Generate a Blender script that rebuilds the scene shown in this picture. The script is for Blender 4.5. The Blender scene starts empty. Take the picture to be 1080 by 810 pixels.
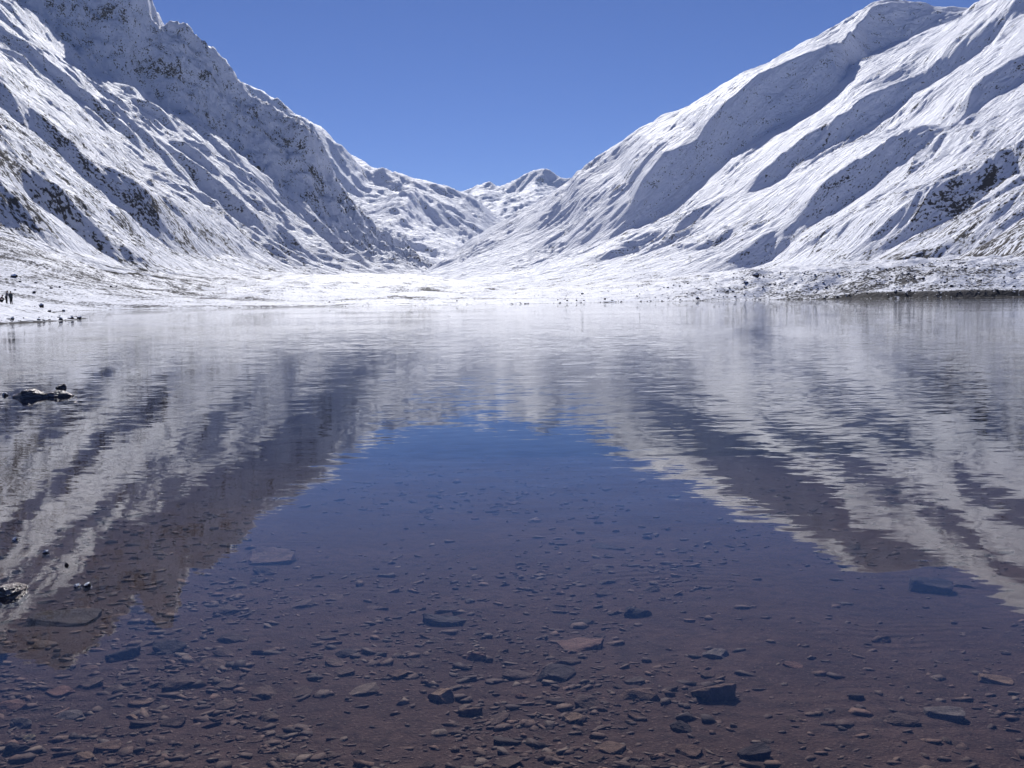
import bpy, bmesh, math, random
import numpy as np
from mathutils import Vector, Matrix, noise as mnoise

random.seed(7)
RAD = math.radians
scene = bpy.context.scene
COL = scene.collection

# ------------------------------------------------------------------ camera
FPX, CXP, CYP, CAM_H = 935.0, 540.0, 405.0, 1.7
PITCH, ROLL = RAD(5.44), RAD(0.8)
cam_data = bpy.data.cameras.new('camera')
cam = bpy.data.objects.new('camera', cam_data)
COL.objects.link(cam)
cam.location = (0, 0, CAM_H)
M_CAM = Matrix.Rotation(RAD(90) - PITCH, 3, 'X') @ Matrix.Rotation(ROLL * -1, 3, 'Z')
cam.rotation_euler = M_CAM.to_euler()
cam_data.sensor_width = 36.0
cam_data.lens = FPX / 1080.0 * 36.0
cam_data.clip_start = 0.05
cam_data.clip_end = 60000
scene.camera = cam
MC = np.array(M_CAM)


def ray(px, py):
    d = MC @ np.array([(px - CXP) / FPX, -(py - CYP) / FPX, -1.0])
    return d


def at_depth(px, py, D):
    d = ray(px, py)
    t = D / d[1]
    return d[0] * t, D, CAM_H + d[2] * t


def on_level(px, py, z=0.0):
    d = ray(px, py)
    t = (z - CAM_H) / d[2]
    return d[0] * t, d[1] * t


# ------------------------------------------------------------------ noise
def _hash(ix, iy, seed):
    h = (ix.astype(np.int64) * 374761393 + iy.astype(np.int64) * 668265263 + seed * 974634533) & 0xFFFFFFFF
    h = ((h ^ (h >> 13)) * 1274126177) & 0xFFFFFFFF
    return (h ^ (h >> 16)) & 0xFFFFFFFF


def gnoise(x, y, seed=0):
    x = np.asarray(x, float); y = np.asarray(y, float)
    x0 = np.floor(x); y0 = np.floor(y)
    fx = x - x0; fy = y - y0
    u = fx * fx * fx * (fx * (fx * 6 - 15) + 10)
    v = fy * fy * fy * (fy * (fy * 6 - 15) + 10)

    def g(dx, dy):
        a = _hash(x0 + dx, y0 + dy, seed) * (2 * math.pi / 4294967296.0)
        return np.cos(a) * (fx - dx) + np.sin(a) * (fy - dy)
    n0 = g(0, 0) * (1 - u) + g(1, 0) * u
    n1 = g(0, 1) * (1 - u) + g(1, 1) * u
    return (n0 * (1 - v) + n1 * v) * 1.5


def fbm(x, y, seed=0, octs=4, gain=0.5):
    s = 0; a = 1; t = 0
    for o in range(octs):
        s = s + a * gnoise(x * 2 ** o + 17.3 * o, y * 2 ** o - 9.1 * o, seed + o)
        t += a; a *= gain
    return s / t


def ridged(x, y, seed=0, octs=3, gain=0.5):
    s = 0; a = 1; t = 0
    for o in range(octs):
        n = 1 - np.abs(gnoise(x * 2 ** o + 5.7 * o, y * 2 ** o + 3.3 * o, seed + o)) * 1.9
        s = s + a * n; t += a; a *= gain
    return s / t


def sstep(a, b, x):
    t = np.clip((x - a) / (b - a), 0, 1)
    return t * t * (3 - 2 * t)


# ------------------------------------------------------------------ mesh helpers
def tag(o, label=None, cat=None, group=None, kind=None):
    if label: o['label'] = label
    if cat: o['category'] = cat
    if group: o['group'] = group
    if kind: o['kind'] = kind
    return o


def link_mesh(name, me, mat, parent=None):
    o = bpy.data.objects.new(name, me)
    COL.objects.link(o)
    if mat: me.materials.append(mat)
    if parent: o.parent = parent
    return o


def grid_mesh(name, X, Y, Z, mat, attrs=None, smooth=True):
    nr, nc = X.shape
    co = np.stack([X, Y, Z], -1).reshape(-1, 3).astype(np.float32)
    idx = np.arange(nr * nc).reshape(nr, nc)
    q = np.stack([idx[:-1, :-1], idx[:-1, 1:], idx[1:, 1:], idx[1:, :-1]], -1).reshape(-1, 4)
    me = bpy.data.meshes.new(name)
    me.vertices.add(len(co)); me.vertices.foreach_set('co', co.ravel())
    me.loops.add(q.size); me.loops.foreach_set('vertex_index', q.ravel().astype(np.int32))
    me.polygons.add(len(q))
    me.polygons.foreach_set('loop_start', np.arange(0, q.size, 4, dtype=np.int32))
    me.polygons.foreach_set('loop_total', np.full(len(q), 4, dtype=np.int32))
    me.polygons.foreach_set('use_smooth', np.full(len(q), smooth))
    for k, v in (attrs or {}).items():
        a = me.attributes.new(k, 'FLOAT', 'POINT')
        a.data.foreach_set('value', v.astype(np.float32).ravel())
    me.update(calc_edges=True)
    return link_mesh(name, me, mat)


def grid_normals(X, Y, Z):
    P = np.stack([X, Y, Z], -1)
    du = np.gradient(P, axis=1); dv = np.gradient(P, axis=0)
    n = np.cross(du, dv)
    n /= np.linalg.norm(n, axis=-1, keepdims=True) + 1e-9
    return n


# ------------------------------------------------------------------ materials
class NT:
    def __init__(self, name):
        self.m = bpy.data.materials.new(name)
        self.m.use_nodes = True
        self.t = self.m.node_tree
        self.t.nodes.clear()
        self.out = self.n('ShaderNodeOutputMaterial')

    def n(self, typ, ins=None, **props):
        nd = self.t.nodes.new(typ)
        for k, v in props.items(): setattr(nd, k, v)
        for k, v in (ins or {}).items():
            if hasattr(v, 'is_output') or isinstance(v, bpy.types.NodeSocket):
                self.t.links.new(v, nd.inputs[k])
            else:
                nd.inputs[k].default_value = v
        return nd

    def math(self, op, a, b=0.0, c=0.0, clamp=False):
        nd = self.n('ShaderNodeMath', {0: a, 1: b, 2: c}, operation=op, use_clamp=clamp)
        return nd.outputs[0]

    def vmath(self, op, a, b=(0, 0, 0), scale=None):
        nd = self.n('ShaderNodeVectorMath', {0: a, 1: b}, operation=op)
        if scale is not None:
            if isinstance(scale, bpy.types.NodeSocket): self.t.links.new(scale, nd.inputs['Scale'])
            else: nd.inputs['Scale'].default_value = scale
        return nd.outputs[0]

    def ramp(self, v, a, b, lo=0.0, hi=1.0):
        nd = self.n('ShaderNodeMapRange', {'Value': v, 'From Min': a, 'From Max': b, 'To Min': lo, 'To Max': hi},
                    interpolation_type='SMOOTHSTEP')
        return nd.outputs['Result']

    def noise(self, vec, scale, detail=3, rough=0.5, dist=0.0):
        return self.n('ShaderNodeTexNoise', {'Vector': vec, 'Scale': scale, 'Detail': detail, 'Roughness': rough, 'Distortion': dist})

    def mix(self, f, a, b):
        nd = self.n('ShaderNodeMix', data_type='RGBA')
        for k, v in ((0, f), (6, a), (7, b)):
            if isinstance(v, bpy.types.NodeSocket): self.t.links.new(v, nd.inputs[k])
            else: nd.inputs[k].default_value = v
        return nd.outputs[2]


def c4(r, g, b): return (r, g, b, 1.0)


SNOW = c4(0.815, 0.84, 0.925)


def snow_material(name, fine, coarse, rock_a, rock_b, angle=0.0, stretch=2.0, bump=0.5, rib=1.0, relief=0.8, snow=None):
    """snow with rock and scrub showing through where the 'rock' attribute is high; fine / coarse = patch sizes in metres"""
    N = NT(name)
    tc = N.n('ShaderNodeTexCoord').outputs['Object']
    rot = N.n('ShaderNodeVectorRotate', {'Vector': tc, 'Angle': angle}, rotation_type='Z_AXIS').outputs[0]
    v = N.vmath('MULTIPLY', rot, (1.0 / stretch, 1.0, 1.0 / stretch))
    attr = N.n('ShaderNodeAttribute', attribute_name='rock').outputs['Fac']
    n1 = N.noise(v, 1.0 / fine, 5, 0.62).outputs['Fac']
    n2 = N.noise(v, 1.0 / coarse, 4, 0.6).outputs['Fac']
    s = N.math('ADD', N.math('MULTIPLY', n1, 0.62), N.math('MULTIPLY', n2, 0.38))
    thr = N.math('MULTIPLY_ADD', attr, -0.28, 0.67)
    d = N.math('SUBTRACT', s, thr)
    mask = N.ramp(d, -0.012, 0.03)
    rc = N.mix(N.ramp(n2, 0.4, 0.62), rock_a, rock_b)
    sn = N.mix(N.ramp(n2, 0.35, 0.65), snow or c4(0.775, 0.80, 0.895), snow or SNOW)
    colr = N.mix(mask, sn, rc)
    vb = N.vmath('MULTIPLY', rot, (1.0 / rib, 1.0, 1.0 / rib))
    bn = N.noise(vb, 1.0 / (fine * 3.2), 6, 0.66).outputs['Fac']
    ridge = N.math('ABSOLUTE', N.math('MULTIPLY_ADD', N.noise(vb, 1.0 / (fine * 5.0), 3, 0.6, 0.4).outputs['Fac'], 2.0, -1.0))
    h = N.math('ADD', N.math('SUBTRACT', bn, N.math('MULTIPLY', ridge, 0.5)), N.math('MULTIPLY', mask, 0.08))
    bp = N.n('ShaderNodeBump', {'Height': h, 'Strength': bump, 'Distance': fine * relief})
    p = N.n('ShaderNodeBsdfPrincipled', {'Base Color': colr, 'Roughness': N.math('MULTIPLY_ADD', mask, 0.3, 0.6),
                                         'Specular IOR Level': 0.15, 'Normal': bp.outputs[0]})
    N.t.links.new(p.outputs[0], N.out.inputs[0])
    return N.m


R_BROWN, R_GREY = c4(0.055, 0.046, 0.044), c4(0.08, 0.074, 0.076)
M_RIGHT = snow_material('snowy_slope_sunny', 3.2, 20, R_BROWN, R_GREY, RAD(-17), 1.6, 0.9, 3.0, 3.2)
M_LEFT = snow_material('snowy_slope_rocky', 3.6, 20, R_BROWN, R_GREY, RAD(17), 1.8, 0.95, 2.6, 4.6)
M_FAR = snow_material('snowy_slope_distant', 7.0, 45, R_BROWN, R_GREY, RAD(20), 1.5, 0.9, 1.6, 2.4)
M_GROUND = snow_material('snowy_shore', 1.3, 9, c4(0.036, 0.034, 0.036), c4(0.07, 0.067, 0.072), 0, 1.0, 0.8, 1.0, 1.2, c4(0.68, 0.70, 0.775))

# ------------------------------------------------------------------ mountains


def ladder_surface(X, Y, curves, low_slope, high_slope, up, cap, low_clip=-90.0, fall=0.7):
    """Height over the plane from contour-like lines (crests and gullies) that each run up the slope.
    up = +1: the slope rises towards +x, -1: towards -x"""
    Zs, Ds = [], []
    for D, pts in curves:
        P = np.array([at_depth(p[0], p[1], p[2] if len(p) > 2 else D) for p in pts])
        xs, ys, zs = P[:, 0] * up, P[:, 1], P[:, 2]
        o = np.argsort(xs); xs, ys, zs = xs[o], ys[o], zs[o]
        xx = X * up
        z = np.interp(xx, xs, zs)
        z = np.where(xx < xs[0], zs[0] - (xs[0] - xx) * low_slope, z)
        z = np.where(xx > xs[-1], zs[-1] + (xx - xs[-1]) * high_slope, z)
        z = np.where(z > cap, cap - (z - cap) * fall, z)
        Zs.append(np.maximum(z, low_clip)); Ds.append(np.interp(xx, xs, ys))
    order = np.argsort([c[0] for c in curves])
    Zs = [Zs[i] for i in order]; Ds = [Ds[i] for i in order]
    Z = np.where(Y <= Ds[0], Zs[0], Zs[-1])
    for i in range(len(Ds) - 1):
        t = (Y - Ds[i]) / np.maximum(Ds[i + 1] - Ds[i], 1.0)
        m = (t >= 0) & (t < 1)
        tt = np.clip(t, 0, 1)
        Z = np.where(m, Zs[i] * (1 - tt) + Zs[i + 1] * tt, Z)
    return Z, Ds


def blur(Z, k):
    for _ in range(k):
        Z[1:-1] = Z[1:-1] * 0.5 + (Z[:-2] + Z[2:]) * 0.25
        Z[:, 1:-1] = Z[:, 1:-1] * 0.5 + (Z[:, :-2] + Z[:, 2:]) * 0.25
    return Z


def fan_grid(y0, y1, dlog, ratios):
    n = int(math.log(y1 / y0) / dlog) + 1
    ys = y0 * np.exp(np.arange(n) * dlog)
    R, YY = np.meshgrid(np.array(ratios), ys)
    return R * YY, YY


def fall_fbm(X, Y, ang, across, along, seed, octs=4, gain=0.55):
    ca, sa = math.cos(ang), math.sin(ang)
    return fbm((-X * sa + Y * ca) / across, (X * ca + Y * sa) / along, seed, octs, gain)


def ribs(X, Y, ang, lam, amp, seed, aspect=6.0, sharp=True, warp=0.35):
    """ridges and runnels running down the fall line (direction ang from +x)"""
    ca, sa = math.cos(ang), math.sin(ang)
    a = X * ca + Y * sa
    b = -X * sa + Y * ca
    b = b + gnoise(a / (lam * 3), b / (lam * 3), seed + 50) * lam * warp * 2
    if sharp:
        n = ridged(b / lam, a / (lam * aspect), seed, 2, 0.45) - 0.55
    else:
        n = fbm(b / lam, a / (lam * aspect), seed, 2, 0.45)
    return n * amp


# --- slope east of the lake
RC = [
    (3800, [(440, 330), (620, 300), (760, 250), (900, 180), (1000, 150)]),
    (2950, [(430, 295), (447, 287), (470, 272), (500, 251), (530, 234), (560, 216), (597, 190), (607, 178), (640, 157), (672, 135), (700, 121), (725, 112),
            (760, 92), (790, 74), (820, 60), (850, 42), (880, 28), (905, 12), (925, -1), (945, -4), (965, 3), (990, 7), (1015, 8), (1060, 14)]),
    (2500, [(440, 296), (560, 277), (600, 258), (630, 236), (665, 211), (680, 188), (700, 164), (735, 144), (760, 112), (800, 76), (840, 60), (870, 48),
            (890, 44, 2560), (905, 24, 2760), (920, 10, 2860), (940, 3, 2890), (965, 9, 2890), (990, 12, 2890), (1015, 12, 2890), (1060, 18, 2890)]),
    (2405, [(440, 302), (560, 285), (610, 267), (680, 237), (700, 226), (735, 197), (765, 167), (800, 142), (848, 120), (885, 88), (900, 66, 2560), (920, 56, 2700), (955, 42, 2780), (985, 38, 2790), (1015, 28, 2790), (1040, -5, 2780)]),
    (2050, [(470, 306), (600, 283), (650, 262), (720, 230), (780, 197), (825, 163), (860, 138), (890, 120), (905, 106), (935, 90), (995, 62), (1010, 48), (1050, 20), (1080, -6)]),
    (2012, [(480, 308), (600, 287), (660, 267), (720, 242), (780, 208), (812, 197), (850, 171), (885, 153), (930, 127), (970, 95), (1000, 75), (1050, 38), (1080, 15)]),
    (1640, [(560, 308), (700, 288), (770, 266), (810, 244), (835, 229), (867, 196), (895, 174), (932, 151), (950, 139), (990, 134), (1035, 82), (1080, 55)]),
    (1588, [(580, 309), (700, 294), (780, 286), (810, 276), (847, 246), (885, 223), (920, 201), (945, 181), (982, 148), (1035, 116), (1080, 88)]),
    (1210, [(640, 310), (780, 295), (865, 286), (900, 260), (940, 222), (970, 202), (1020, 178), (1060, 153), (1100, 128)]),
    (1168, [(680, 311), (800, 299), (880, 290), (920, 273), (950, 257), (985, 236), (1030, 214), (1070, 186), (1100, 163)]),
    (880, [(740, 312), (860, 300), (930, 284), (975, 263), (1017, 247), (1060, 211), (1100, 186)]),
    (846, [(760, 313), (900, 301), (1000, 292), (1030, 271), (1060, 243), (1100, 218)]),
    (660, [(800, 314), (920, 304), (1000, 293), (1030, 278), (1060, 250), (1100, 225)]),
    (470, [(860, 318), (980, 308), (1040, 303), (1100, 296)]),
]


def mountain_right():
    ratios = np.concatenate([np.arange(-0.16, 0.66, 0.0016), np.arange(0.66, 1.6, 0.012)])
    X, Y = fan_grid(440, 4000, 0.0024, ratios)
    sc_ = np.clip(Y / 1800, 0.3, 1)
    Yw = Y + fbm(X / 260, Y / 260, 3, 3) * 34 * sc_ + fall_fbm(X, Y, RAD(20), 60, 480, 5, 4) * 17 * sc_
    Xw = X + fbm(X / 180, Y / 180, 9, 3) * 18
    Z, Ds = ladder_surface(Xw, Yw, RC, 0.22, 0.62, 1, 1350)
    k = sstep(6, 130, Z)
    a = RAD(20)
    md = 0.35 + 1.5 * sstep(-0.4, 0.5, fbm(X / 230, Y / 230, 13, 3))
    rb = ribs(X, Y, a + 0.05, 34, 1.0, 71, 8, warp=0.6)
    Z = Z + k * md * (rb * (3.0 + 3.0 * sstep(700, 150, Z)) + ribs(X, Y, a, 120, 8, 11, 5) + ribs(X, Y, a + 0.12, 62, 4.0, 21, 8, warp=0.4) + ribs(X, Y, a - 0.1, 17, 1.8, 31, 9, warp=0.4))
    Z = Z + k * fall_fbm(X, Y, RAD(20), 26, 200, 41, 5, 0.6) * 3.2
    n = grid_normals(X, Y, Z)
    steep = np.sqrt(1 - n[..., 2] ** 2) / np.maximum(n[..., 2], 0.05)
    near = sstep(1700, 700, Y)
    patch = fbm(X / 90, Y / 90, 61, 3)
    rock = 0.15 + 0.14 * sstep(0.85, 1.5, steep) + near * (0.2 + 0.14 * patch) + 0.14 * patch
    rock += 0.07 * sstep(900, 640, Y) * sstep(150, 420, X)
    low = sstep(60, 10, Z)
    rock += 0.13 * sstep(520, 60, Z) * sstep(2700, 1800, Y)
    rock += 0.3 * sstep(0.2, 0.42, rb) * md
    rock += 0.14 * low
    o = grid_mesh('mountain', X, Y, Z, M_RIGHT, {'rock': np.clip(rock, 0, 1)})
    return tag(o, kind='structure')


LC = [
    (3900, [(60, 60), (300, 230), (420, 290), (520, 320)]),
    (3050, [(0, -125), (50, -66), (80, -42), (97, -24), (104, -12), (113, -11), (117, -16), (121, -32), (135, -42), (149, -34), (157, -8), (166, 18), (172, 22), (180, 20), (194, 24), (200, 29), (205, 40), (214, 43), (219, 47), (228, 55), (236, 66), (238, 72), (250, 82),
            (262, 95), (275, 103), (285, 108), (298, 121), (303, 124), (314, 123), (322, 128), (331, 136), (338, 150), (345, 172), (360, 198), (385, 224), (405, 246), (428, 264), (460, 282), (500, 298)]),
    (2860, [(30, 10), (100, 64), (140, 92), (175, 110), (205, 124), (240, 150), (280, 180), (310, 202), (340, 228), (370, 252), (400, 270), (440, 286), (480, 296)]),
    (2320, [(-60, -40), (0, 22), (50, 58), (100, 94), (140, 121), (180, 148), (215, 174), (250, 201), (290, 232), (330, 258), (370, 278), (420, 293)]),
    (2180, [(-60, 0), (0, 56), (50, 92), (100, 128), (150, 162), (200, 198), (250, 230), (300, 262), (340, 282), (400, 297)]),
    (1480, [(-80, 0), (0, 83), (45, 120), (75, 146), (100, 168), (145, 195), (170, 221), (190, 244), (212, 268), (250, 284), (320, 300)]),
    (1425, [(-80, 40), (0, 114), (45, 154), (100, 200), (140, 232), (180, 260), (205, 274), (260, 292), (320, 304)]),
    (1080, [(-80, 70), (0, 146), (35, 172), (62, 190), (85, 216), (110, 241), (130, 257), (155, 278), (200, 292), (260, 305)]),
    (1040, [(-80, 92), (0, 160), (15, 178), (32, 205), (50, 234), (72, 261), (112, 282), (170, 297), (240, 309)]),
    (850, [(-80, 100), (-40, 142), (0, 180), (30, 214), (50, 238), (72, 263), (120, 284), (180, 301), (240, 312)]),
    (815, [(-80, 150), (-40, 190), (0, 232), (30, 254), (70, 272), (120, 291), (180, 306)]),
    (560, [(-80, 226), (0, 244), (40, 254), (80, 268), (120, 281), (160, 290), (200, 299), (260, 310), (320, 319)]),
    (400, [(-80, 330), (0, 335), (60, 338), (120, 340), (200, 340)]),
]


def mountain_left():
    ratios = np.concatenate([np.arange(-1.7, -0.68, 0.012), np.arange(-0.68, 0.0, 0.0016)])
    X, Y = fan_grid(400, 4000, 0.0024, ratios)
    Yw = Y + fbm(X / 260, Y / 260, 103, 3) * 32 * np.clip(Y / 1800, 0.3, 1) + fall_fbm(X, Y, RAD(-20), 60, 240, 105, 4) * 24 * np.clip(Y / 1800, 0.3, 1)
    Xw = X + fbm(X / 180, Y / 180, 109, 3) * 18
    Z, Ds = ladder_surface(Xw, Yw, LC, 0.2, 0.7, -1, 1350)
    Z = blur(Z, 2)
    k = sstep(6, 130, Z) * sstep(350, 700, Y)
    hi = sstep(2650, 2950, Y)
    a = RAD(-20)
    Z = Z + k * (ribs(X, Y, a, 130, 11, 111, 5) + ribs(X, Y, a - 0.12, 50, 5.0, 121, 7) + ribs(X, Y, a + 0.1, 20, 2.4, 131, 7))
    Z = Z + k * fall_fbm(X, Y, RAD(-20), 28, 95, 141, 5, 0.6) * 7.0
    mid = sstep(1500, 2200, Y)
    rb = ribs(X, Y, a - 0.05, 34, 1.0, 175, 8, warp=0.6)
    Z = Z + k * rb * 5.5 * (0.4 + 1.3 * sstep(-0.4, 0.5, fbm(X / 230, Y / 230, 177, 3)))
    Z = Z + k * mid * (ribs(X, Y, RAD(-28), 170, 44, 143, 5, warp=0.5) + ribs(X, Y, RAD(-24), 70, 17, 147, 6, warp=0.5))
    # craggy bedded cliffs of the high face
    Z = Z + k * hi * (fbm(X / 70, Y / 70, 151, 5, 0.6) * 22 + (ridged(X / 95 + 0.3 * gnoise(X / 60, Y / 60, 165), Z / 60 + Y / 120, 161, 4, 0.6) - 0.5) * 30)
    n = grid_normals(X, Y, Z)
    steep = np.sqrt(1 - n[..., 2] ** 2) / np.maximum(n[..., 2], 0.05)
    patch = fbm(X / 90, Y / 90, 171, 3)
    near = sstep(2400, 800, Y)
    rock = 0.2 + 0.26 * sstep(0.15, 0.42, rb) + 0.14 * sstep(0.75, 1.4, steep) + near * (0.14 + 0.14 * patch) + 0.2 * patch
    rock += 0.08 * sstep(520, 60, Z) * sstep(2700, 1800, Y)
    strata = gnoise(Z / 34 + fbm(X / 200, Y / 200, 181, 2) * 2, X / 300, 191)
    rock += hi * (0.22 * sstep(0.1, 0.5, strata) * sstep(0, 0.4, patch + 0.3) + 0.0)
    o = grid_mesh('mountain', X, Y, Z, M_LEFT, {'rock': np.clip(rock, 0, 1)})
    return tag(o, kind='structure')


TC = [
    (5900, [(240, 80), (300, 112), (330, 132), (345, 146), (360, 157), (383, 170), (390, 176), (410, 180), (430, 184), (450, 189), (465, 195), (478, 198), (492, 203), (520, 225), (560, 250)]),
    (5500, [(240, 150), (300, 178), (345, 184), (380, 208), (430, 210), (478, 216), (520, 240), (560, 258)]),
    (4900, [(240, 175), (300, 196), (345, 208), (385, 219), (402, 212), (412, 202), (425, 192), (433, 193), (442, 203), (450, 212), (465, 223), (480, 235), (500, 247), (520, 262), (560, 275)]),
    (4300, [(300, 240), (345, 225), (385, 240), (420, 244), (450, 252), (480, 259), (510, 266), (560, 280)]),
    (3700, [(300, 275), (400, 279), (450, 284), (500, 291), (560, 298)]),
]
FC = [
    (9500, [(300, 200), (440, 215), (700, 230), (800, 230)]),
    (8600, [(300, 190), (450, 191), (478, 199), (486, 201), (495, 195), (503, 192), (513, 189), (519, 191), (525, 195), (535, 193), (548, 189), (556, 182), (563, 179), (571, 178), (579, 179), (587, 182), (592, 186), (600, 187), (620, 182), (680, 170), (800, 150)]),
    (8380, [(300, 206), (450, 205), (480, 215), (497, 201), (510, 200), (530, 206), (545, 203), (565, 192), (580, 196), (600, 204), (680, 190), (800, 180)]),
    (7500, [(300, 226), (450, 225), (480, 226), (515, 218), (540, 214), (560, 214), (600, 214), (800, 200)]),
    (6400, [(300, 262), (450, 254), (500, 250), (540, 246), (600, 244), (800, 240)]),
    (5200, [(300, 276), (450, 270), (500, 268), (600, 268), (800, 268)]),
]


def far_range(curves, y0, y1, r0, r1, seed, kamp, fall):
    X, Y = fan_grid(y0, y1, 0.002, np.arange(r0, r1, 0.0016))
    Yw = Y + fbm(X / 700, Y / 700, seed, 3) * 110
    Xw = X + fbm(X / 400, Y / 400, seed + 7, 3) * 14
    up = 1
    Z, _ = ladder_surface(Xw, Yw, curves, 0.0, 0.0, up, 1e5)
    Z = blur(Z, 2)
    k = sstep(60, 300, Z) * kamp
    Z = Z + k * (ribs(X, Y, fall, 420, 60, seed + 11, 6, warp=0.3) + ribs(X, Y, fall + 0.1, 150, 26, seed + 21, 9, warp=0.3) + ribs(X, Y, fall - 0.1, 55, 9, seed + 35, 9, warp=0.3) + fall_fbm(X, Y, fall, 70, 420, seed + 31, 4) * 12 + (ridged(X / 210 + 0.3 * gnoise(X / 150, Y / 150, seed + 55), Y / 330, seed + 51, 4, 0.58) - 0.5) * 24)
    n = grid_normals(X, Y, Z)
    steep = np.sqrt(1 - n[..., 2] ** 2) / np.maximum(n[..., 2], 0.05)
    rock = 0.18 + 0.3 * sstep(0.8, 1.5, steep) + 0.2 * fbm(X / 300, Y / 300, seed + 41, 3)
    o = grid_mesh('mountain', X, Y, Z, M_FAR, {'rock': np.clip(rock, 0, 1)})
    return tag(o, kind='structure')


mountain_right()
mountain_left()
far_range(TC, 3700, 6800, -0.36, 0.06, 211, 1.0, RAD(135))
far_range(FC, 5200, 10500, -0.32, 0.34, 311, 1.0, RAD(50))

# ------------------------------------------------------------------ lake outline, bed and shore ground
def lv(px, py): return on_level(px, py, 0.0)


SHORE = [(-4.5, 0.6), (-16, 3), (-27, 14), (-38, 36), (-44, 58)]
SHORE += [lv(*p) for p in [(-60, 345), (0, 341.8), (20, 340.8), (50, 339.3), (80, 337.6), (89, 336), (84, 334.4), (66, 333.2), (52, 331.2), (56, 329.2), (62, 328.2), (110, 326.9),
                           (200, 325.6), (300, 324), (400, 322.7), (480, 321.6), (540, 321), (600, 319.7), (640, 319), (690, 318), (740, 317.4), (800, 316.5), (860, 315.8), (930, 315.2), (1000, 314.5), (1080, 313.5)]]
SHORE += [(235, 300), (262, 230), (240, 150), (170, 70), (80, 18), (30, 2), (8, 0.3), (2, 0.6)]
SHORE = np.array(SHORE)


def shore_dist(X, Y):
    """signed distance to the water's edge: positive on land"""
    sh = X.shape
    x = X.ravel(); y = Y.ravel()
    best = np.full(x.shape, 1e18)
    inside = np.zeros(x.shape, bool)
    n = len(SHORE)
    for i in range(n):
        ax, ay = SHORE[i]; bx, by = SHORE[(i + 1) % n]
        dx, dy = bx - ax, by - ay
        t = np.clip(((x - ax) * dx + (y - ay) * dy) / (dx * dx + dy * dy), 0, 1)
        d2 = (x - ax - t * dx) ** 2 + (y - ay - t * dy) ** 2
        best = np.minimum(best, d2)
        cr = (ay > y) != (by > y)
        with np.errstate(divide='ignore', invalid='ignore'):
            xi = ax + (y - ay) / (by - ay if by != ay else 1e-9) * dx
        inside ^= cr & (x < xi)
    d = np.sqrt(best)
    return np.where(inside, -d, d).reshape(sh)


def bed_depth(d):
    d = np.maximum(d, 0)
    return np.minimum(0.062 * d + 0.0022 * d * d, 9 + 0.01 * d)


def ground_height(X, Y):
    X = np.asarray(X, float); Y = np.asarray(Y, float)
    d = shore_dist(X, Y) + fbm(X / 9, Y / 9, 401, 3) * 1.6 * sstep(20, 120, np.hypot(X, Y)) + fbm(X / 40, Y / 40, 402, 2) * 5 * sstep(100, 300, Y)
    r = X / np.maximum(Y, 1)
    zc = np.interp(Y, [0, 340, 1000, 1800, 2700, 4000, 5500, 9000], [0, 0, 14, 38, 76, 150, 190, 200])
    dp = np.maximum(d, 0)
    wl = sstep(-0.33, -0.63, r) * sstep(30, 60, Y)
    wr = sstep(0.06, 0.3, r) * sstep(150, 260, Y)
    zc = zc * (1 - 0.62 * sstep(-0.14, 0.06, r))
    land = zc * (1 - np.exp(-dp / 90)) + 0.035 * np.minimum(dp, 25) + 0.004 * np.minimum(dp, 900)
    land = land + (np.maximum(-r - 0.07, 0) * np.clip(Y - 300, 0, 1900) * 0.05 + np.maximum(r - 0.02, 0) * np.clip(Y - 380, 0, 1500) * 0.07) * (1 - np.exp(-dp / 150))
    wb = sstep(0.28, 0.42, r) * sstep(150, 260, Y)
    land = land + wb * 2.4 * sstep(0, 4, dp)
    land = land + wl * np.minimum(dp, 240) * 0.14
    bumps = fbm(X / 16, Y / 16, 411, 4)
    land = land + 0.68 * np.exp(-((X + 68) ** 2 / 70.0 + (Y - 117) ** 2 / 90.0)) * sstep(1, 5, dp)
    land = land + wr * (7.5 * sstep(2, 46, dp) + bumps * 3.2 * sstep(3, 25, dp)) + bumps * 0.5 * sstep(2, 20, dp) + (fbm(X / 60, Y / 60, 421, 3) * 4.0 + ridged(X / 70, Y / 190, 423, 3) * 4.0) * sstep(10, 120, dp) * sstep(300, 500, Y)
    di = np.maximum(-d, 0)
    bed = -bed_depth(di) + fbm(X / 2.2, Y / 2.2, 431, 3) * 0.07 * sstep(0.5, 6, di) + fbm(X / 0.6, Y / 0.6, 441, 2) * 0.012
    near = sstep(12, 2, np.hypot(X, Y))
    land = land * (1 - near) + near * (0.12 * dp)
    return np.where(d > 0, land + 0.01, bed), d


def bed_z(x, y):
    z, _ = ground_height(np.array([[x]]), np.array([[y]]))
    return float(z[0, 0])


def on_bed(px, py):
    d = ray(px, py)
    z = -0.15
    for _ in range(12):
        t = (z - CAM_H) / d[2]
        z = 0.5 * z + 0.5 * bed_z(d[0] * t, d[1] * t)
    t = (z - CAM_H) / d[2]
    return d[0] * t, d[1] * t, z


def on_bed_many(P):
    D = np.stack([ray(a, b) for a, b in P])
    zz = np.full(len(P), -0.2)
    for _ in range(10):
        t = (zz - CAM_H) / D[:, 2]
        zb, _d = ground_height((D[:, 0] * t)[None], (D[:, 1] * t)[None])
        zz = 0.5 * zz + 0.5 * zb[0]
    t = (zz - CAM_H) / D[:, 2]
    return D[:, 0] * t, D[:, 1] * t, zz


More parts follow.
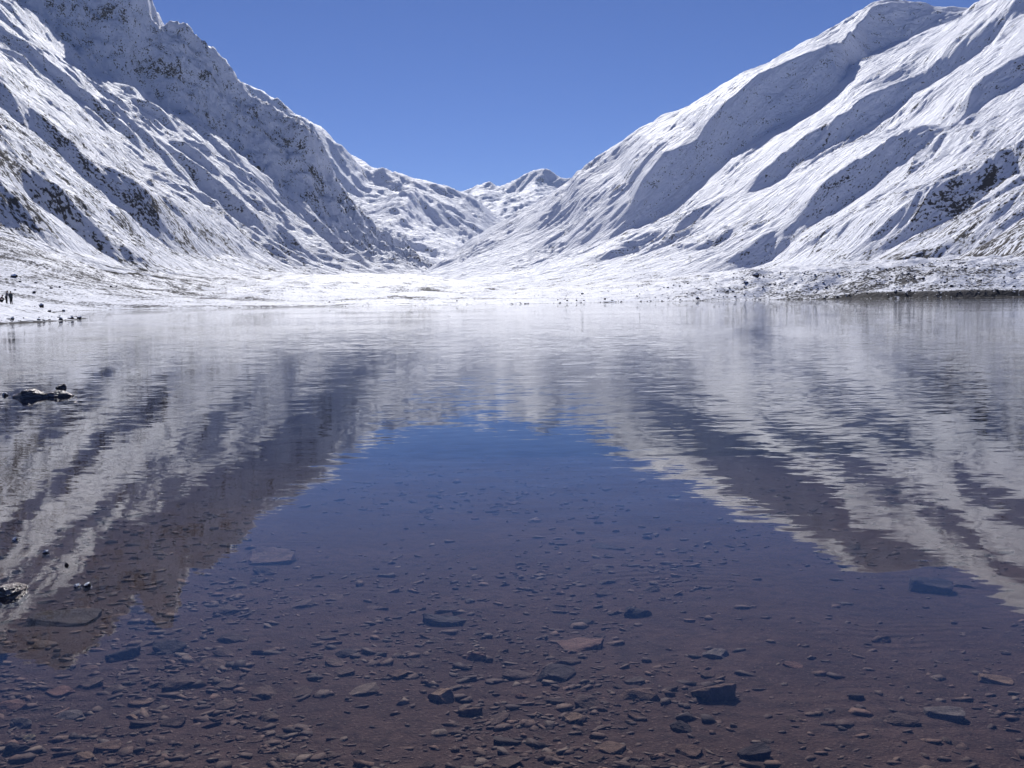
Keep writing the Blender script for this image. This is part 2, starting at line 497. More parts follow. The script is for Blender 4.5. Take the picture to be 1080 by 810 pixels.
def bed_material():
    N = NT('silty_lake_bed')
    tc = N.n('ShaderNodeTexCoord').outputs['Object']
    a = N.noise(tc, 1.1, 5, 0.6).outputs['Fac']
    b = N.noise(tc, 9.0, 5, 0.65).outputs['Fac']
    g = N.noise(tc, 70.0, 3, 0.6).outputs['Fac']
    base = N.mix(N.ramp(a, 0.35, 0.65), c4(0.050, 0.032, 0.030), c4(0.075, 0.049, 0.044))
    base = N.mix(N.ramp(b, 0.42, 0.7), base, c4(0.036, 0.025, 0.025))
    base = N.mix(N.math('MULTIPLY', N.ramp(N.noise(tc, 0.55, 4, 0.6).outputs['Fac'], 0.52, 0.66), 0.55), base, c4(0.03, 0.022, 0.025))
    base = N.mix(N.ramp(g, 0.55, 0.75), base, c4(0.14, 0.1, 0.088))
    # sand ripples: bent parallel crests
    wv = N.n('ShaderNodeTexWave', {'Vector': N.vmath('MULTIPLY', tc, (0.45, 1.0, 0.0)), 'Scale': 2.6, 'Distortion': 5.0, 'Detail': 2.0, 'Detail Scale': 0.6}, bands_direction='Y').outputs['Fac']
    h = N.math('ADD', N.math('MULTIPLY', wv, N.ramp(N.noise(tc, 0.8, 2).outputs['Fac'], 0.5, 0.66, 0.0, 0.22)), N.math('ADD', N.math('MULTIPLY', b, 0.9), N.math('MULTIPLY', g, 0.25)))
    bp = N.n('ShaderNodeBump', {'Height': h, 'Strength': 0.8, 'Distance': 0.05})
    p = N.n('ShaderNodeBsdfPrincipled', {'Base Color': base, 'Roughness': 0.9, 'Specular IOR Level': 0.1, 'Normal': bp.outputs[0]})
    N.t.links.new(p.outputs[0], N.out.inputs[0])
    return N.m


M_BED = bed_material()


def ground_and_bed():
    # near sheet: the lake bed and the strip of shore the photographer stands on
    ys = np.concatenate([np.linspace(-30, 1.0, 60), 1.0 + (np.exp(np.linspace(0, math.log(1 + 139 / 4.0), 620)) - 1) * 4.0])
    R, Yg = np.meshgrid(np.concatenate([np.arange(-1.6, -0.7, 0.03), np.arange(-0.7, 0.7, 0.0028), np.arange(0.7, 1.6, 0.03)]), ys)
    Xg = R * (np.maximum(Yg, 0) + 2.0) * np.where(Yg < 1, 1 + (1 - Yg) * 0.25, 1)
    Z, d = ground_height(Xg, Yg)
    o = grid_mesh('lake_bed', Xg, Yg, Z - 1.6 * sstep(-1.0, 0.4, d) * sstep(22, 30, Yg), M_BED)
    tag(o, kind='structure')
    # far sheet: snow-covered shore, valley floor and the deep bed, out to the horizon
    ys2 = np.concatenate([np.arange(30, 140, 0.7), 140 * np.exp(np.arange(0, math.log(12000 / 140.0), 0.0042))])
    R2, Y2 = np.meshgrid(np.concatenate([np.arange(-2.2, -0.66, 0.02), np.arange(-0.66, 0.64, 0.0020), np.arange(0.64, 2.0, 0.02)]), ys2)
    X2 = R2 * Y2
    Z2, d2 = ground_height(X2, Y2)
    Z2 = np.where(Y2 < 141, np.where(d2 < -2.0, Z2 - 0.25 * sstep(-2, -4, d2), Z2 + 0.012), Z2)
    r2 = R2
    rock = 0.34 + 0.12 * sstep(45, 5, d2) * fbm(X2 / 25, Y2 / 9, 455, 3) + 0.5 * sstep(1.4, 0.2, d2) * sstep(-1, 0, d2) + 0.16 * fbm(X2 / 30, Y2 / 30, 451, 3)
    rock += 0.14 * sstep(0.1, 0.34, r2) * sstep(220, 20, d2) + 0.25 * sstep(-0.2, -0.45, r2) * sstep(20, 120, d2) * sstep(150, 260, Y2)
    rock += 0.22 * sstep(0.15, 0.6, gnoise(X2 / 120, Y2 / 36, 461)) + 0.25 * sstep(0.2, 0.6, gnoise(X2 / 22, Y2 / 60, 463)) * sstep(380, 600, Y2)
    rock += 0.6 * sstep(0.28, 0.42, r2) * sstep(7, 1, d2) * sstep(150, 260, Y2)
    rock = np.where(d2 < -0.2, 1.0, rock)
    o = grid_mesh('ground', X2, Y2, Z2, M_GROUND, {'rock': np.clip(rock, 0, 1)})
    tag(o, kind='structure')


ground_and_bed()

# ------------------------------------------------------------------ water
def water_material():
    N = NT('clear_lake_water')
    tc = N.n('ShaderNodeTexCoord').outputs['Object']
    up = N.n('ShaderNodeNewGeometry').outputs['Normal']

    def slope(vec_scale, rot, amp, detail, seed):
        v = N.n('ShaderNodeVectorRotate', {'Vector': tc, 'Angle': rot}, rotation_type='Z_AXIS').outputs[0]
        v = N.vmath('ADD', N.vmath('MULTIPLY', v, vec_scale), (seed, seed * 2.0, 0))
        c = N.noise(v, 1.0, detail, 0.5).outputs['Color']
        c = N.vmath('SUBTRACT', c, (0.5, 0.5, 0.5))
        return N.vmath('MULTIPLY', c, (amp * 0.55, amp, 0.0))
    wind = N.noise(N.vmath('MULTIPLY', tc, (0.018, 0.05, 0)), 1.0, 3, 0.55).outputs['Fac']
    wk = N.ramp(wind, 0.36, 0.64, 0.3, 1.65)
    y = N.n('ShaderNodeSeparateXYZ', {0: tc}).outputs[1]
    far = N.math('ADD', N.ramp(y, 3.0, 12.0, 0.6, 1.3), N.ramp(y, 20.0, 80.0, 0.0, 0.35))
    a = slope((0.35, 0.9, 0), RAD(8), 0.009, 2, 3.0)
    b = slope((1.3, 5.0, 0), RAD(-6), 0.056, 3, 11.0)
    c = slope((4.5, 17.0, 0), RAD(7), 0.062, 3, 23.0)
    s = N.vmath('ADD', N.vmath('ADD', a, b), c)
    s = N.vmath('SCALE', s, scale=N.math('MULTIPLY', wk, far))
    nrm = N.vmath('NORMALIZE', N.vmath('ADD', up, s))
    inc = N.n('ShaderNodeNewGeometry').outputs['Incoming']
    cs_ = N.math('ABSOLUTE', N.n('ShaderNodeVectorMath', {0: inc, 1: nrm}, operation='DOT_PRODUCT').outputs['Value'])
    fr = N.math('MULTIPLY_ADD', N.math('POWER', N.math('SUBTRACT', 1.0, cs_, clamp=True), 5.0), 0.98, 0.02)
    gl = N.n('ShaderNodeBsdfGlossy', {'Color': c4(1, 1, 1), 'Roughness': 0.02, 'Normal': nrm})
    tr = N.n('ShaderNodeBsdfTransparent', {'Color': c4(0.97, 0.95, 0.94)})
    mx = N.n('ShaderNodeMixShader', {0: fr, 1: tr.outputs[0], 2: gl.outputs[0]})
    N.t.links.new(mx.outputs[0], N.out.inputs[0])
    va = N.n('ShaderNodeVolumeAbsorption', {'Color': c4(0.42, 0.42, 0.55), 'Density': 0.14})
    N.t.links.new(va.outputs[0], N.out.inputs['Volume'])
    return N.m


bm = bmesh.new()
r = bmesh.ops.create_cube(bm, size=1.0)
for v in bm.verts:
    v.co = Vector((v.co.x * 1100, 250 + v.co.y * 900, -20 if v.co.z < 0 else 0.0))
me = bpy.data.meshes.new('water'); bm.to_mesh(me); bm.free()
tag(link_mesh('water', me, water_material()), kind='structure')

# ------------------------------------------------------------------ stones
def stone_bm(rng, flat=0.35, pts=15, bevel=0.05, slab=False, rough=0.0):
    bm = bmesh.new()
    for _ in range(pts):
        if slab:
            a = rng.uniform(0, 2 * math.pi); rr = rng.uniform(0.75, 1.0)
            p = Vector((math.cos(a) * rr * 0.5, math.sin(a) * rr * 0.5 * rng.uniform(0.75, 1), rng.choice((-1, 1)) * flat * 0.5 * rng.uniform(0.75, 1.0)))
            if p.z > 0: p.x *= 0.9; p.y *= 0.9
        else:
            while True:
                p = Vector((rng.uniform(-1, 1), rng.uniform(-1, 1), rng.uniform(-1, 1)))
                if 0.3 < p.length < 1: break
            p = p.normalized() * 0.5 * rng.uniform(0.85, 1.05); p.z *= flat * 1.6
        bm.verts.new(p)
    res = bmesh.ops.convex_hull(bm, input=bm.verts)
    bmesh.ops.delete(bm, geom=[g for g in res['geom_interior'] if isinstance(g, bmesh.types.BMVert)], context='VERTS')
    bmesh.ops.dissolve_limit(bm, angle_limit=RAD(7), verts=bm.verts, edges=bm.edges)
    if bevel:
        bmesh.ops.bevel(bm, geom=list(bm.edges), offset=bevel, segments=2, affect='EDGES', clamp_overlap=True, profile=0.6)
    bmesh.ops.triangulate(bm, faces=bm.faces)
    if rough:
        for _ in range(2):
            long_ = [e for e in bm.edges if e.calc_length() > 0.13]
            if long_: bmesh.ops.subdivide_edges(bm, edges=long_, cuts=1)
            bmesh.ops.triangulate(bm, faces=bm.faces)
        o_ = Vector((rng.uniform(0, 50), rng.uniform(0, 50), rng.uniform(0, 50)))
        bm.normal_update()
        for v in bm.verts:
            v.co += v.normal * rough * (mnoise.noise(v.co * 3.5 + o_) + 0.6 * mnoise.noise(v.co * 9 + o_))
    return bm


def stone_mesh(name, *a, **k):
    bm = stone_bm(*a, **k)
    me = bpy.data.meshes.new(name); bm.to_mesh(me); bm.free()
    for p in me.polygons: p.use_smooth = False
    return me


def stone_material(name, tones, island=False, snow=False, wet=False, scale=6.0, glint_min=1.8):
    N = NT(name)
    tc = N.n('ShaderNodeTexCoord').outputs['Object']
    rnd = N.n('ShaderNodeNewGeometry').outputs['Random Per Island'] if island else N.n('ShaderNodeObjectInfo').outputs['Random']
    cr = N.n('ShaderNodeValToRGB', {'Fac': rnd})
    e = cr.color_ramp
    while len(e.elements) < len(tones): e.elements.new(0.5)
    for i, t in enumerate(tones):
        e.elements[i].position = i / max(1, len(tones) - 1); e.elements[i].color = c4(*t)
    n1 = N.noise(tc, scale, 5, 0.65).outputs['Fac']
    n2 = N.noise(tc, scale * 6, 4, 0.6).outputs['Fac']
    k = N.math('MULTIPLY', N.ramp(n1, 0.3, 0.7, 0.7, 1.25), N.ramp(n2, 0.3, 0.7, 0.8, 1.2))
    colr = N.vmath('SCALE', cr.outputs['Color'], scale=k)
    rough = 0.8
    if snow:
        nz = N.n('ShaderNodeSeparateXYZ', {0: N.n('ShaderNodeNewGeometry').outputs['Normal']}).outputs[2]
        m = N.ramp(N.math('MULTIPLY_ADD', n1, 0.5, nz), 0.72, 0.95)
        colr = N.mix(m, colr, SNOW)
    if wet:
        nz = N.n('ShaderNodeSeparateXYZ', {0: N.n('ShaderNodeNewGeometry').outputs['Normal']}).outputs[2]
        colr = N.mix(N.ramp(N.math('MULTIPLY_ADD', n1, 0.3, nz), 0.72, 1.0), colr, c4(0.27, 0.22, 0.19))  # sunlit look of the top faces painted in as a paler colour
        colr = N.mix(N.ramp(N.math('MULTIPLY_ADD', n1, 1.3, nz), glint_min, glint_min + 0.08), colr, SNOW)  # white glints painted on upward faces in the snow colour
    bp = N.n('ShaderNodeBump', {'Height': N.math('ADD', n1, N.math('MULTIPLY', n2, 0.4)), 'Strength': 0.6, 'Distance': 0.25 / scale})
    p = N.n('ShaderNodeBsdfPrincipled', {'Base Color': colr, 'Roughness': 0.22 if wet else 0.8, 'Specular IOR Level': 0.6 if wet else 0.2, 'Normal': bp.outputs[0]})
    N.t.links.new(p.outputs[0], N.out.inputs[0])
    return N.m


TONES = [(0.058, 0.04, 0.037), (0.096, 0.061, 0.05), (0.072, 0.05, 0.046), (0.118, 0.078, 0.061), (0.05, 0.038, 0.037), (0.13, 0.078, 0.06), (0.084, 0.063, 0.056), (0.16, 0.12, 0.096)]
M_STONE = stone_material('slate_stone', TONES)
M_STONE_BY = {
    'tan': stone_material('tan_stone', [(0.19, 0.125, 0.088), (0.22, 0.148, 0.103)]),
    'reddish': stone_material('reddish_stone', [(0.13, 0.072, 0.058), (0.155, 0.085, 0.067)]),
    'dark': stone_material('dark_stone', [(0.036, 0.028, 0.03), (0.045, 0.034, 0.035)]),
    'grey': stone_material('grey_stone', [(0.12, 0.1, 0.095), (0.15, 0.128, 0.118)]),
    'brown': stone_material('brown_stone', [(0.12, 0.075, 0.057), (0.14, 0.09, 0.068)]),
    'yellowish': stone_material('yellowish_stone', [(0.34, 0.28, 0.18), (0.36, 0.3, 0.2)]),
}
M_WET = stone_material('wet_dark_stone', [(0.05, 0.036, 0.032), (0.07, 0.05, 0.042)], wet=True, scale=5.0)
M_GLINT = stone_material('wet_stone_painted_glints', [(0.05, 0.036, 0.032), (0.07, 0.05, 0.042)], wet=True, scale=9.0, glint_min=1.12)  # small wet tips, their bright glints painted white
M_PEBBLE = stone_material('pebble_mix', TONES, island=True, scale=14.0)
M_BOULDER = stone_material('snowy_boulder', [(0.04, 0.035, 0.035), (0.07, 0.058, 0.052), (0.05, 0.042, 0.042)], snow=True, scale=1.2)
M_RUBBLE = stone_material('snowy_rubble', [(0.05, 0.042, 0.04), (0.10, 0.085, 0.078), (0.07, 0.056, 0.05)], island=True, snow=True, scale=0.8)

rng = random.Random(11)
SLABS = [stone_mesh('submerged_stone', rng, flat=rng.uniform(0.12, 0.28), pts=rng.randint(12, 20), bevel=0.03, slab=True, rough=0.04) for _ in range(9)]
LUMPS = [stone_mesh('submerged_stone', rng, flat=rng.uniform(0.18, 0.36), pts=rng.randint(14, 20), bevel=0.04, rough=0.05) for _ in range(7)]
for m_ in SLABS + LUMPS: m_.materials.append(M_STONE)
TINTED = {}


def tinted(me, tone):
    k = (me.name, tone)
    if k not in TINTED:
        c = me.copy(); c.materials.clear(); c.materials.append(M_STONE_BY[tone]); TINTED[k] = c
    return TINTED[k]


taken = []


def put_stone(me, x, y, z, sx, sy, sz, rz, tilt, name='submerged_stone'):
    o = bpy.data.objects.new(name, me)
    COL.objects.link(o)
    o.location = (x, y, z)
    o.scale = (sx, sy, sz)
    o.rotation_euler = (tilt[0], tilt[1], rz)
    return o


# stones one can pick out in the photograph: x, y, width in pixels, tone, slab?, thickness, label
NOTABLE = [
    (465, 737, 36, 'tan', 1, 1.5, 'thick tan stone with a flat top, brightest among the stones on the rippled sand'),
    (494, 751, 34, 'brown', 1, 1.2, 'brown slab lying against the thick tan stone on the lake bed'),
    (503, 696, 27, 'reddish', 1, 1.5, 'small square reddish block standing alone on the lake bed'),
    (472, 656, 52, 'dark', 1, 1.0, 'wide dark slab casting a dark bar of shadow on the lake bed'),
    (589, 713, 48, 'dark', 1, 0.9, 'long dark slab tilted up at one end near the reddish slab'),
    (609, 682, 58, 'reddish', 1, 0.7, 'broad pinkish flat slab, largest of the reddish ones under water'),
    (672, 648, 34, 'dark', 0, 1.0, 'dark rounded stone beyond the pinkish slab, alone on grey silt'),
    (284, 592, 64, 'brown', 1, 0.55, 'large flat brown slab under the edge of the blue sky reflection'),
    (676, 737, 44, 'brown', 1, 0.9, 'cracked brown slab beside the big block with a deep shadow'),
    (747, 733, 58, 'brown', 1, 1.3, 'big brown block with a pale top and a deep dark shadow side'),
    (797, 797, 38, 'dark', 1, 1.1, 'dark block at the near edge of the lake, below the big brown block'),
    (998, 756, 42, 'grey', 1, 0.9, 'lone greyish oval slab on smooth brown silt'),
    (757, 692, 32, 'grey', 1, 1.0, 'grey hump with a dark lower rim on bare silt'),
    (402, 690, 22, 'grey', 1, 1.1, 'small pale grey pointed stone lying above the sand ripples'),
    (420, 714, 26, 'brown', 1, 0.9, 'small brown slab between the pale pointed stone and the thick tan stone'),
    (984, 623, 46, 'dark', 1, 1.2, 'large dark slab just under the end of the snow reflection'),
    (70, 655, 76, 'dark', 1, 0.45, 'long dark curved slab below the wet stones that break the surface'),
    (62, 731, 30, 'reddish', 1, 0.6, 'flat orange red slab among grey stones by the near shore'),
    (12, 748, 34, 'reddish', 1, 0.9, 'steeply tilted orange brown stone cut by the edge of the picture'),
    (126, 692, 40, 'dark', 1, 1.2, 'dark wedge shaped slab uphill of the orange red slab'),
    (178, 686, 36, 'dark', 0, 0.9, 'dark low stone with a small pale pebble at its end'),
    (18, 792, 26, 'dark', 0, 1.3, 'dark rounded stone with a black shadow in the pebbly corner'),
    (88, 800, 22, 'tan', 0, 1.0, 'squarish tan grey stone in the pebbly corner'),
    (74, 757, 34, 'grey', 1, 0.7, 'thin pale grey slab with a sharp dark edge above the pebbly corner'),
    (31, 780, 12, 'yellowish', 0, 1.2, 'small round yellowish pebble, palest in the pebbly corner'),
    (22, 766, 24, 'grey', 0, 1.0, 'blue grey stone beside the thin pale slab'),
    (115, 790, 28, 'brown', 1, 0.9, 'brown slab half buried near the squarish tan stone'),
    (140, 757, 14, 'tan', 0, 0.9, 'tiny light pebble alone on brown silt'),
    (604, 760, 24, 'tan', 1, 1.0, 'tan slab over a dark hollow in the cluster of broken stones'),
    (644, 790, 34, 'brown', 1, 0.6, 'thin brown flagstone at the near edge of the stone cluster'),
    (720, 769, 26, 'dark', 0, 0.9, 'low dark stone below the big brown block'),
    (838, 702, 22, 'reddish', 1, 0.7, 'small reddish flat stone alone to the far side of the big brown block'),
    (1052, 719, 34, 'tan', 1, 0.6, 'flat tan slab on silt near the picture edge'),
    (550, 735, 14, 'reddish', 0, 1.0, 'small pink pebble beside the broken brown stones'),
    (496, 635, 14, 'grey', 0, 1.0, 'small round pale stone beyond the wide dark slab'),
    (645, 578, 40, 'dark', 1, 0.8, 'dark patch of slab deep under the blue reflection'),
    (150, 742, 26, 'brown', 1, 0.8, 'brown tilted slab amid silt uphill of the tiny light pebble'),
    (365, 690, 24, 'dark', 0, 0.8, 'small dark stone before the pale pointed one'),
]
for i, (px, py, w, tone, slab, th, label) in enumerate(NOTABLE):
    x, y, z = on_bed(px, py)
    dist = math.hypot(math.hypot(x, y), CAM_H - z)
    wid = w / FPX * dist * 1.08
    me = tinted((SLABS if slab else LUMPS)[rng.randrange(9 if slab else 7)], tone)
    o = put_stone(me, x, y, z + wid * 0.05 * th, wid, wid * rng.uniform(0.6, 0.85), wid * th * 0.95, rng.uniform(-0.5, 0.5), (rng.uniform(0.02, 0.2), rng.uniform(-0.12, 0.12)))
    tag(o, label, 'stone')
    taken.append((x, y, wid * 0.45))

# the other stones of the bed, nearest largest ones as objects
def density(px, py):
    """where the photograph shows stones crowded together"""
    v = 0.55 + 0.9 * float(gnoise(px / 130.0, py / 60.0, 503))
    if px < 260: v += 0.35
    if px > 760 and py > 600: v -= 0.5
    if 330 < px < 470 and py > 740: v -= 0.5
    if 440 < px < 700: v += 0.2
    return v


count = 0
GROUP = 'loose stones on the shallow lake bed'
KLAB = {0: 'flat dark brown stone lying on the shallow silty lake bed', 1: 'rounded dark brown stone lying on the shallow silty lake bed'}
tries = 0
cand = []
while len(cand) < 1500:
    px = rng.uniform(-10, 1090); py = 810 - (rng.random() ** 1.1) * 300
    if rng.random() < density(px, py): cand.append((px, py))
CX_, CY_, CZ_ = on_bed_many(np.array(cand))
for x, y, z in zip(CX_, CY_, CZ_):
    if count >= 255: break
    dist = math.hypot(math.hypot(x, y), CAM_H - z)
    wid = (0.05 + 0.16 * rng.random() ** 2.2) * (1 + 0.05 * max(0, dist - 3))
    if any((x - a) ** 2 + (y - b) ** 2 < (c + wid * 0.4) ** 2 for a, b, c in taken): continue
    slab = rng.random() < 0.65
    me = SLABS[rng.randrange(9)] if slab else LUMPS[rng.randrange(7)]
    o = put_stone(me, x, y, z + wid * 0.04, wid, wid * rng.uniform(0.5, 0.9), wid * rng.uniform(0.4, 0.8), rng.uniform(0, 6.28) * 0.25 - 0.7, (rng.uniform(-0.1, 0.25), rng.uniform(-0.2, 0.2)))
    tag(o, KLAB[0 if slab else 1], 'stone', GROUP)
    taken.append((x, y, wid * 0.45))
    count += 1


def merged(name, items, mat):
    """many tiny stones as one mesh: items = (base mesh data, matrix)"""
    vs, fs, off = [], [], 0
    for (bv, bf), mt in items:
        vs.append(bv @ mt[:3, :3].T + mt[:3, 3]); fs.append(bf + off); off += len(bv)
    V = np.concatenate(vs).astype(np.float32); F = np.concatenate(fs).astype(np.int32)
    me = bpy.data.meshes.new(name)
    me.vertices.add(len(V)); me.vertices.foreach_set('co', V.ravel())
    me.loops.add(F.size); me.loops.foreach_set('vertex_index', F.ravel())
    me.polygons.add(len(F)); me.polygons.foreach_set('loop_start', np.arange(0, F.size, 3, dtype=np.int32))
    me.polygons.foreach_set('loop_total', np.full(len(F), 3, dtype=np.int32))
    me.update(calc_edges=True)
    return link_mesh(name, me, mat)


def base_arrays(flat, slab, n, bevel):
    out = []
    for _ in range(n):
        bm = stone_bm(rng, flat=flat * rng.uniform(0.7, 1.3), pts=rng.randint(9, 14), bevel=bevel, slab=slab)
        bm.verts.ensure_lookup_table()
        out.append((np.array([v.co[:] for v in bm.verts]), np.array([[v.index for v in f.verts] for f in bm.faces])))
        bm.free()
    return out


def xform(x, y, z, sx, sy, sz, e):
    m = Matrix.Translation((x, y, z)) @ Matrix.Rotation(e[2], 4, 'Z') @ Matrix.Rotation(e[0], 4, 'X') @ Matrix.Rotation(e[1], 4, 'Y') @ Matrix.Diagonal((sx, sy, sz, 1))
    return np.array(m)


PEB = base_arrays(0.35, False, 8, 0) + base_arrays(0.28, True, 8, 0)
items = []
cand = []
for _ in range(16500):
    px = rng.uniform(-40, 1120); py = 830 - (rng.random() ** 1.25) * 350
    if rng.random() > 0.12 + max(0, density(px, py)) ** 1.6 * 0.8: continue
    cand.append((px, py))
for _ in range(6000):                                                 # the bed beside the picture carries stones as well
    px = rng.uniform(-900, -40) if rng.random() < 0.5 else rng.uniform(1120, 2000)
    cand.append((px, 900 - (rng.random() ** 1.25) * 420))
CX_, CY_, CZ_ = on_bed_many(np.array(cand))
for x, y, z in zip(CX_, CY_, CZ_):
    s = (0.010 + 0.055 * rng.random() ** 2.4) * (1 + 0.10 * max(0, y - 3)) if rng.random() > 0.22 else (0.04 + 0.09 * rng.random() ** 1.8) * (1 + 0.06 * max(0, y - 3))
    items.append((PEB[rng.randrange(16)], xform(x, y, z + s * 0.015, s, s * rng.uniform(0.5, 0.95), s * rng.uniform(0.2, 0.6), (rng.uniform(-0.2, 0.2), rng.uniform(-0.2, 0.2), rng.uniform(-1, 1)))))
tag(merged('pebbles', items, M_PEBBLE), 'small broken pebbles strewn over the silty lake bed', 'pebbles', kind='stuff')

# ------------------------------------------------------------------ rocks that break the surface
def crag_mesh(rg):
    bm = bmesh.new()
    ox, oy = rg.uniform(-0.15, 0.15), rg.uniform(-0.1, 0.1)
    for k in range(9):
        a = k * 2 * math.pi / 9 + rg.uniform(-0.25, 0.25); r_ = rg.uniform(0.42, 0.52)
        bm.verts.new((math.cos(a) * r_, math.sin(a) * r_, -0.5))
        r2 = r_ * rg.uniform(0.7, 0.98)
        bm.verts.new((math.cos(a) * r2 + ox * 0.3, math.sin(a) * r2, rg.uniform(-0.15, 0.3)))
    for k in range(5):
        a = rg.uniform(0, 6.28); r_ = rg.uniform(0.08, 0.3)
        bm.verts.new((ox + math.cos(a) * r_, oy + math.sin(a) * r_, rg.uniform(0.36, 0.5)))
    res = bmesh.ops.convex_hull(bm, input=bm.verts)
    bmesh.ops.delete(bm, geom=[g for g in res['geom_interior'] if isinstance(g, bmesh.types.BMVert)], context='VERTS')
    bmesh.ops.triangulate(bm, faces=bm.faces)
    for _ in range(3):
        long_ = [e for e in bm.edges if e.calc_length() > 0.09]
        if long_: bmesh.ops.subdivide_edges(bm, edges=long_, cuts=1)
        bmesh.ops.triangulate(bm, faces=bm.faces)
    bm.normal_update()
    o_ = Vector((rg.uniform(0, 50), rg.uniform(0, 50), 0))
    for v in bm.verts:
        q = v.co + o_
        v.co += v.normal * (0.07 * mnoise.noise(q * 2.6) + 0.06 * abs(mnoise.noise(q * 6)) + 0.025 * mnoise.noise(q * 15))
    me = bpy.data.meshes.new('rock'); bm.to_mesh(me); bm.free()
    for p in me.polygons: p.use_smooth = False
    return me


def surface_rock(px, py, w, h, label, seed, dpx=0.75, glint=False, rz=0.0):
    """px, py: where its foot meets the water, w x h in pixels"""
    x, y = on_level(px, py, 0.0)
    dist = math.hypot(x, y)
    W = w / FPX * dist; H = h / FPX * dist
    rg = random.Random(seed)
    me = crag_mesh(rg)
    me.materials.append(M_GLINT if glint else M_WET)
    o = put_stone(me, x, y + W * dpx * 0.3, -0.1 * H, W, W * dpx, H * 2.2, rz + rg.uniform(-0.4, 0.4), (rg.uniform(0.02, 0.16), rg.uniform(-0.1, 0.1)), 'rock')
    return tag(o, label, 'rock')


surface_rock(28, 420, 43, 7.5, 'biggest wet dark flat rock breaking the lake surface', 21, 0.7)
surface_rock(57, 418.5, 37, 6, 'lower wet dark rock touching the biggest one in the lake', 22, 0.6)
surface_rock(62, 409.5, 15, 4.5, 'small dark rock block perched behind the two flat rocks in the lake', 23, 0.8)
surface_rock(4, 417.5, 6, 3, 'tiny wet rock tip glinting next to the biggest lake rock', 24, 1.0, glint=True)
surface_rock(14, 419, 9, 2.2, 'low wet rock rim in front of the biggest lake rock', 25, 1.0, glint=True)
surface_rock(0, 629, 46, 8, 'wet rock with a shining top at the edge of the picture', 26, 0.8, rz=-0.1)
surface_rock(47, 583.5, 7, 3.2, 'small pointed wet stone poking out of the rippled water', 27, 1.0, glint=True)
surface_rock(15, 569.5, 7, 2.4, 'thin wet stone tip farther out than the pointed one', 28, 1.0, glint=True)
surface_rock(80, 619, 8, 3.0, 'first of a close pair of glinting wet stone tips', 29, 1.0, glint=True)
surface_rock(91, 618.5, 9, 3.2, 'second larger one of a close pair of glinting wet stone tips', 30, 1.0, glint=True)
surface_rock(70, 596.5, 5, 2.5, 'dark wet stone tip between the pointed stone and the glinting pair', 31, 0.7)

# ------------------------------------------------------------------ boulders and rubble on the snowy shore
def ground_at(px, py):
    """first point of the shore ground met by the line of sight through a pixel"""
    d = ray(px, py)
    ys = np.concatenate([np.arange(60, 160, 0.25), np.arange(160, 900, 0.6)])
    t = ys / d[1]
    z, dd = ground_height((d[0] * t)[None], ys[None])
    below = np.where(((CAM_H + d[2] * t) < z[0]))[0]
    i = below[0] if len(below) else len(ys) - 1
    return d[0] * t[i], ys[i], float(z[0, i])


BMESH = [stone_mesh('boulder', rng, flat=rng.uniform(0.45, 0.7), pts=rng.randint(14, 20), bevel=0.05) for _ in range(8)]
for b in BMESH: b.materials.append(M_BOULDER)
BOULD = [
    (13, 338.5, 4.6, 1.0, 'black round boulder at the edge of the snowy spit'),
    (44, 325.5, 5.2, 1.6, 'tall dark upright boulder at the end of the snow bank'),
    (76, 337, 4.2, 1.0, 'dark squat boulder near the tip of the snowy spit'),
    (84, 336.4, 7.0, 0.6, 'long low dark boulder at the very tip of the snowy spit'),
    (46, 338.5, 3.2, 0.8, 'small dark boulder midway along the spit waterline'),
    (36, 309.5, 4.6, 0.7, 'oval dark boulder on smooth snow uphill of the spit'),
    (15, 292.5, 9, 0.5, 'long dark boulder high on the snow slope'),
    (21, 297.5, 4, 0.6, 'small boulder just below the long dark one on the snow slope'),
    (16, 306.5, 3.2, 0.8, 'small boulder near the standing people'),
    (38, 299, 3.4, 0.7, 'small boulder at the foot of the grey scree'),
    (54, 304.5, 4.4, 0.5, 'dark flat boulder by a streak of bare ground'),
    (63, 303.5, 2.6, 0.8, 'tiny boulder next to the flat one by the bare streak'),
    (117, 303, 3.2, 0.9, 'lone dark boulder in the bright snow patch'),
    (123, 302.5, 2.4, 0.8, 'smaller boulder beside the lone one in the bright snow'),
    (52, 329.3, 5, 0.6, 'low boulder at the inner corner of the spit bay'),
    (67, 328.4, 4, 0.6, 'low dark boulder along the bay waterline'),
    (643, 319, 17, 0.16, 'long thin dark rock on the far waterline'),
    (598, 317.6, 2.6, 0.8, 'first small dark boulder on the white beach'),
    (608, 317.4, 2.0, 0.8, 'smaller boulder between two others on the white beach'),
    (616, 317.5, 2.2, 0.8, 'third small boulder on the white beach'),
    (638, 316.2, 3.0, 0.8, 'dark boulder just behind the long thin rock'),
    (614, 310.3, 4.0, 0.5, 'flat dark boulder in snow above the white beach'),
    (797, 292, 9, 0.5, 'large flat boulder at the foot of the sunny slope'),
    (786, 299, 8, 0.4, 'long boulder under the large flat one'),
    (440, 299, 3, 0.7, 'dark boulder on the valley floor snow'),
    (482, 318, 2.6, 0.7, 'small boulder on the beach at the valley mouth'),
]
for px, py, w, asp, label in BOULD:
    x, y, z = ground_at(px, py)
    W = w / FPX * y
    o = put_stone(BMESH[rng.randrange(8)], x, y, z + W * asp * 0.35, W, W * 0.8, W * asp * 1.25, rng.uniform(-0.6, 0.6), (0, 0), 'boulder')
    tag(o, label, 'boulder')

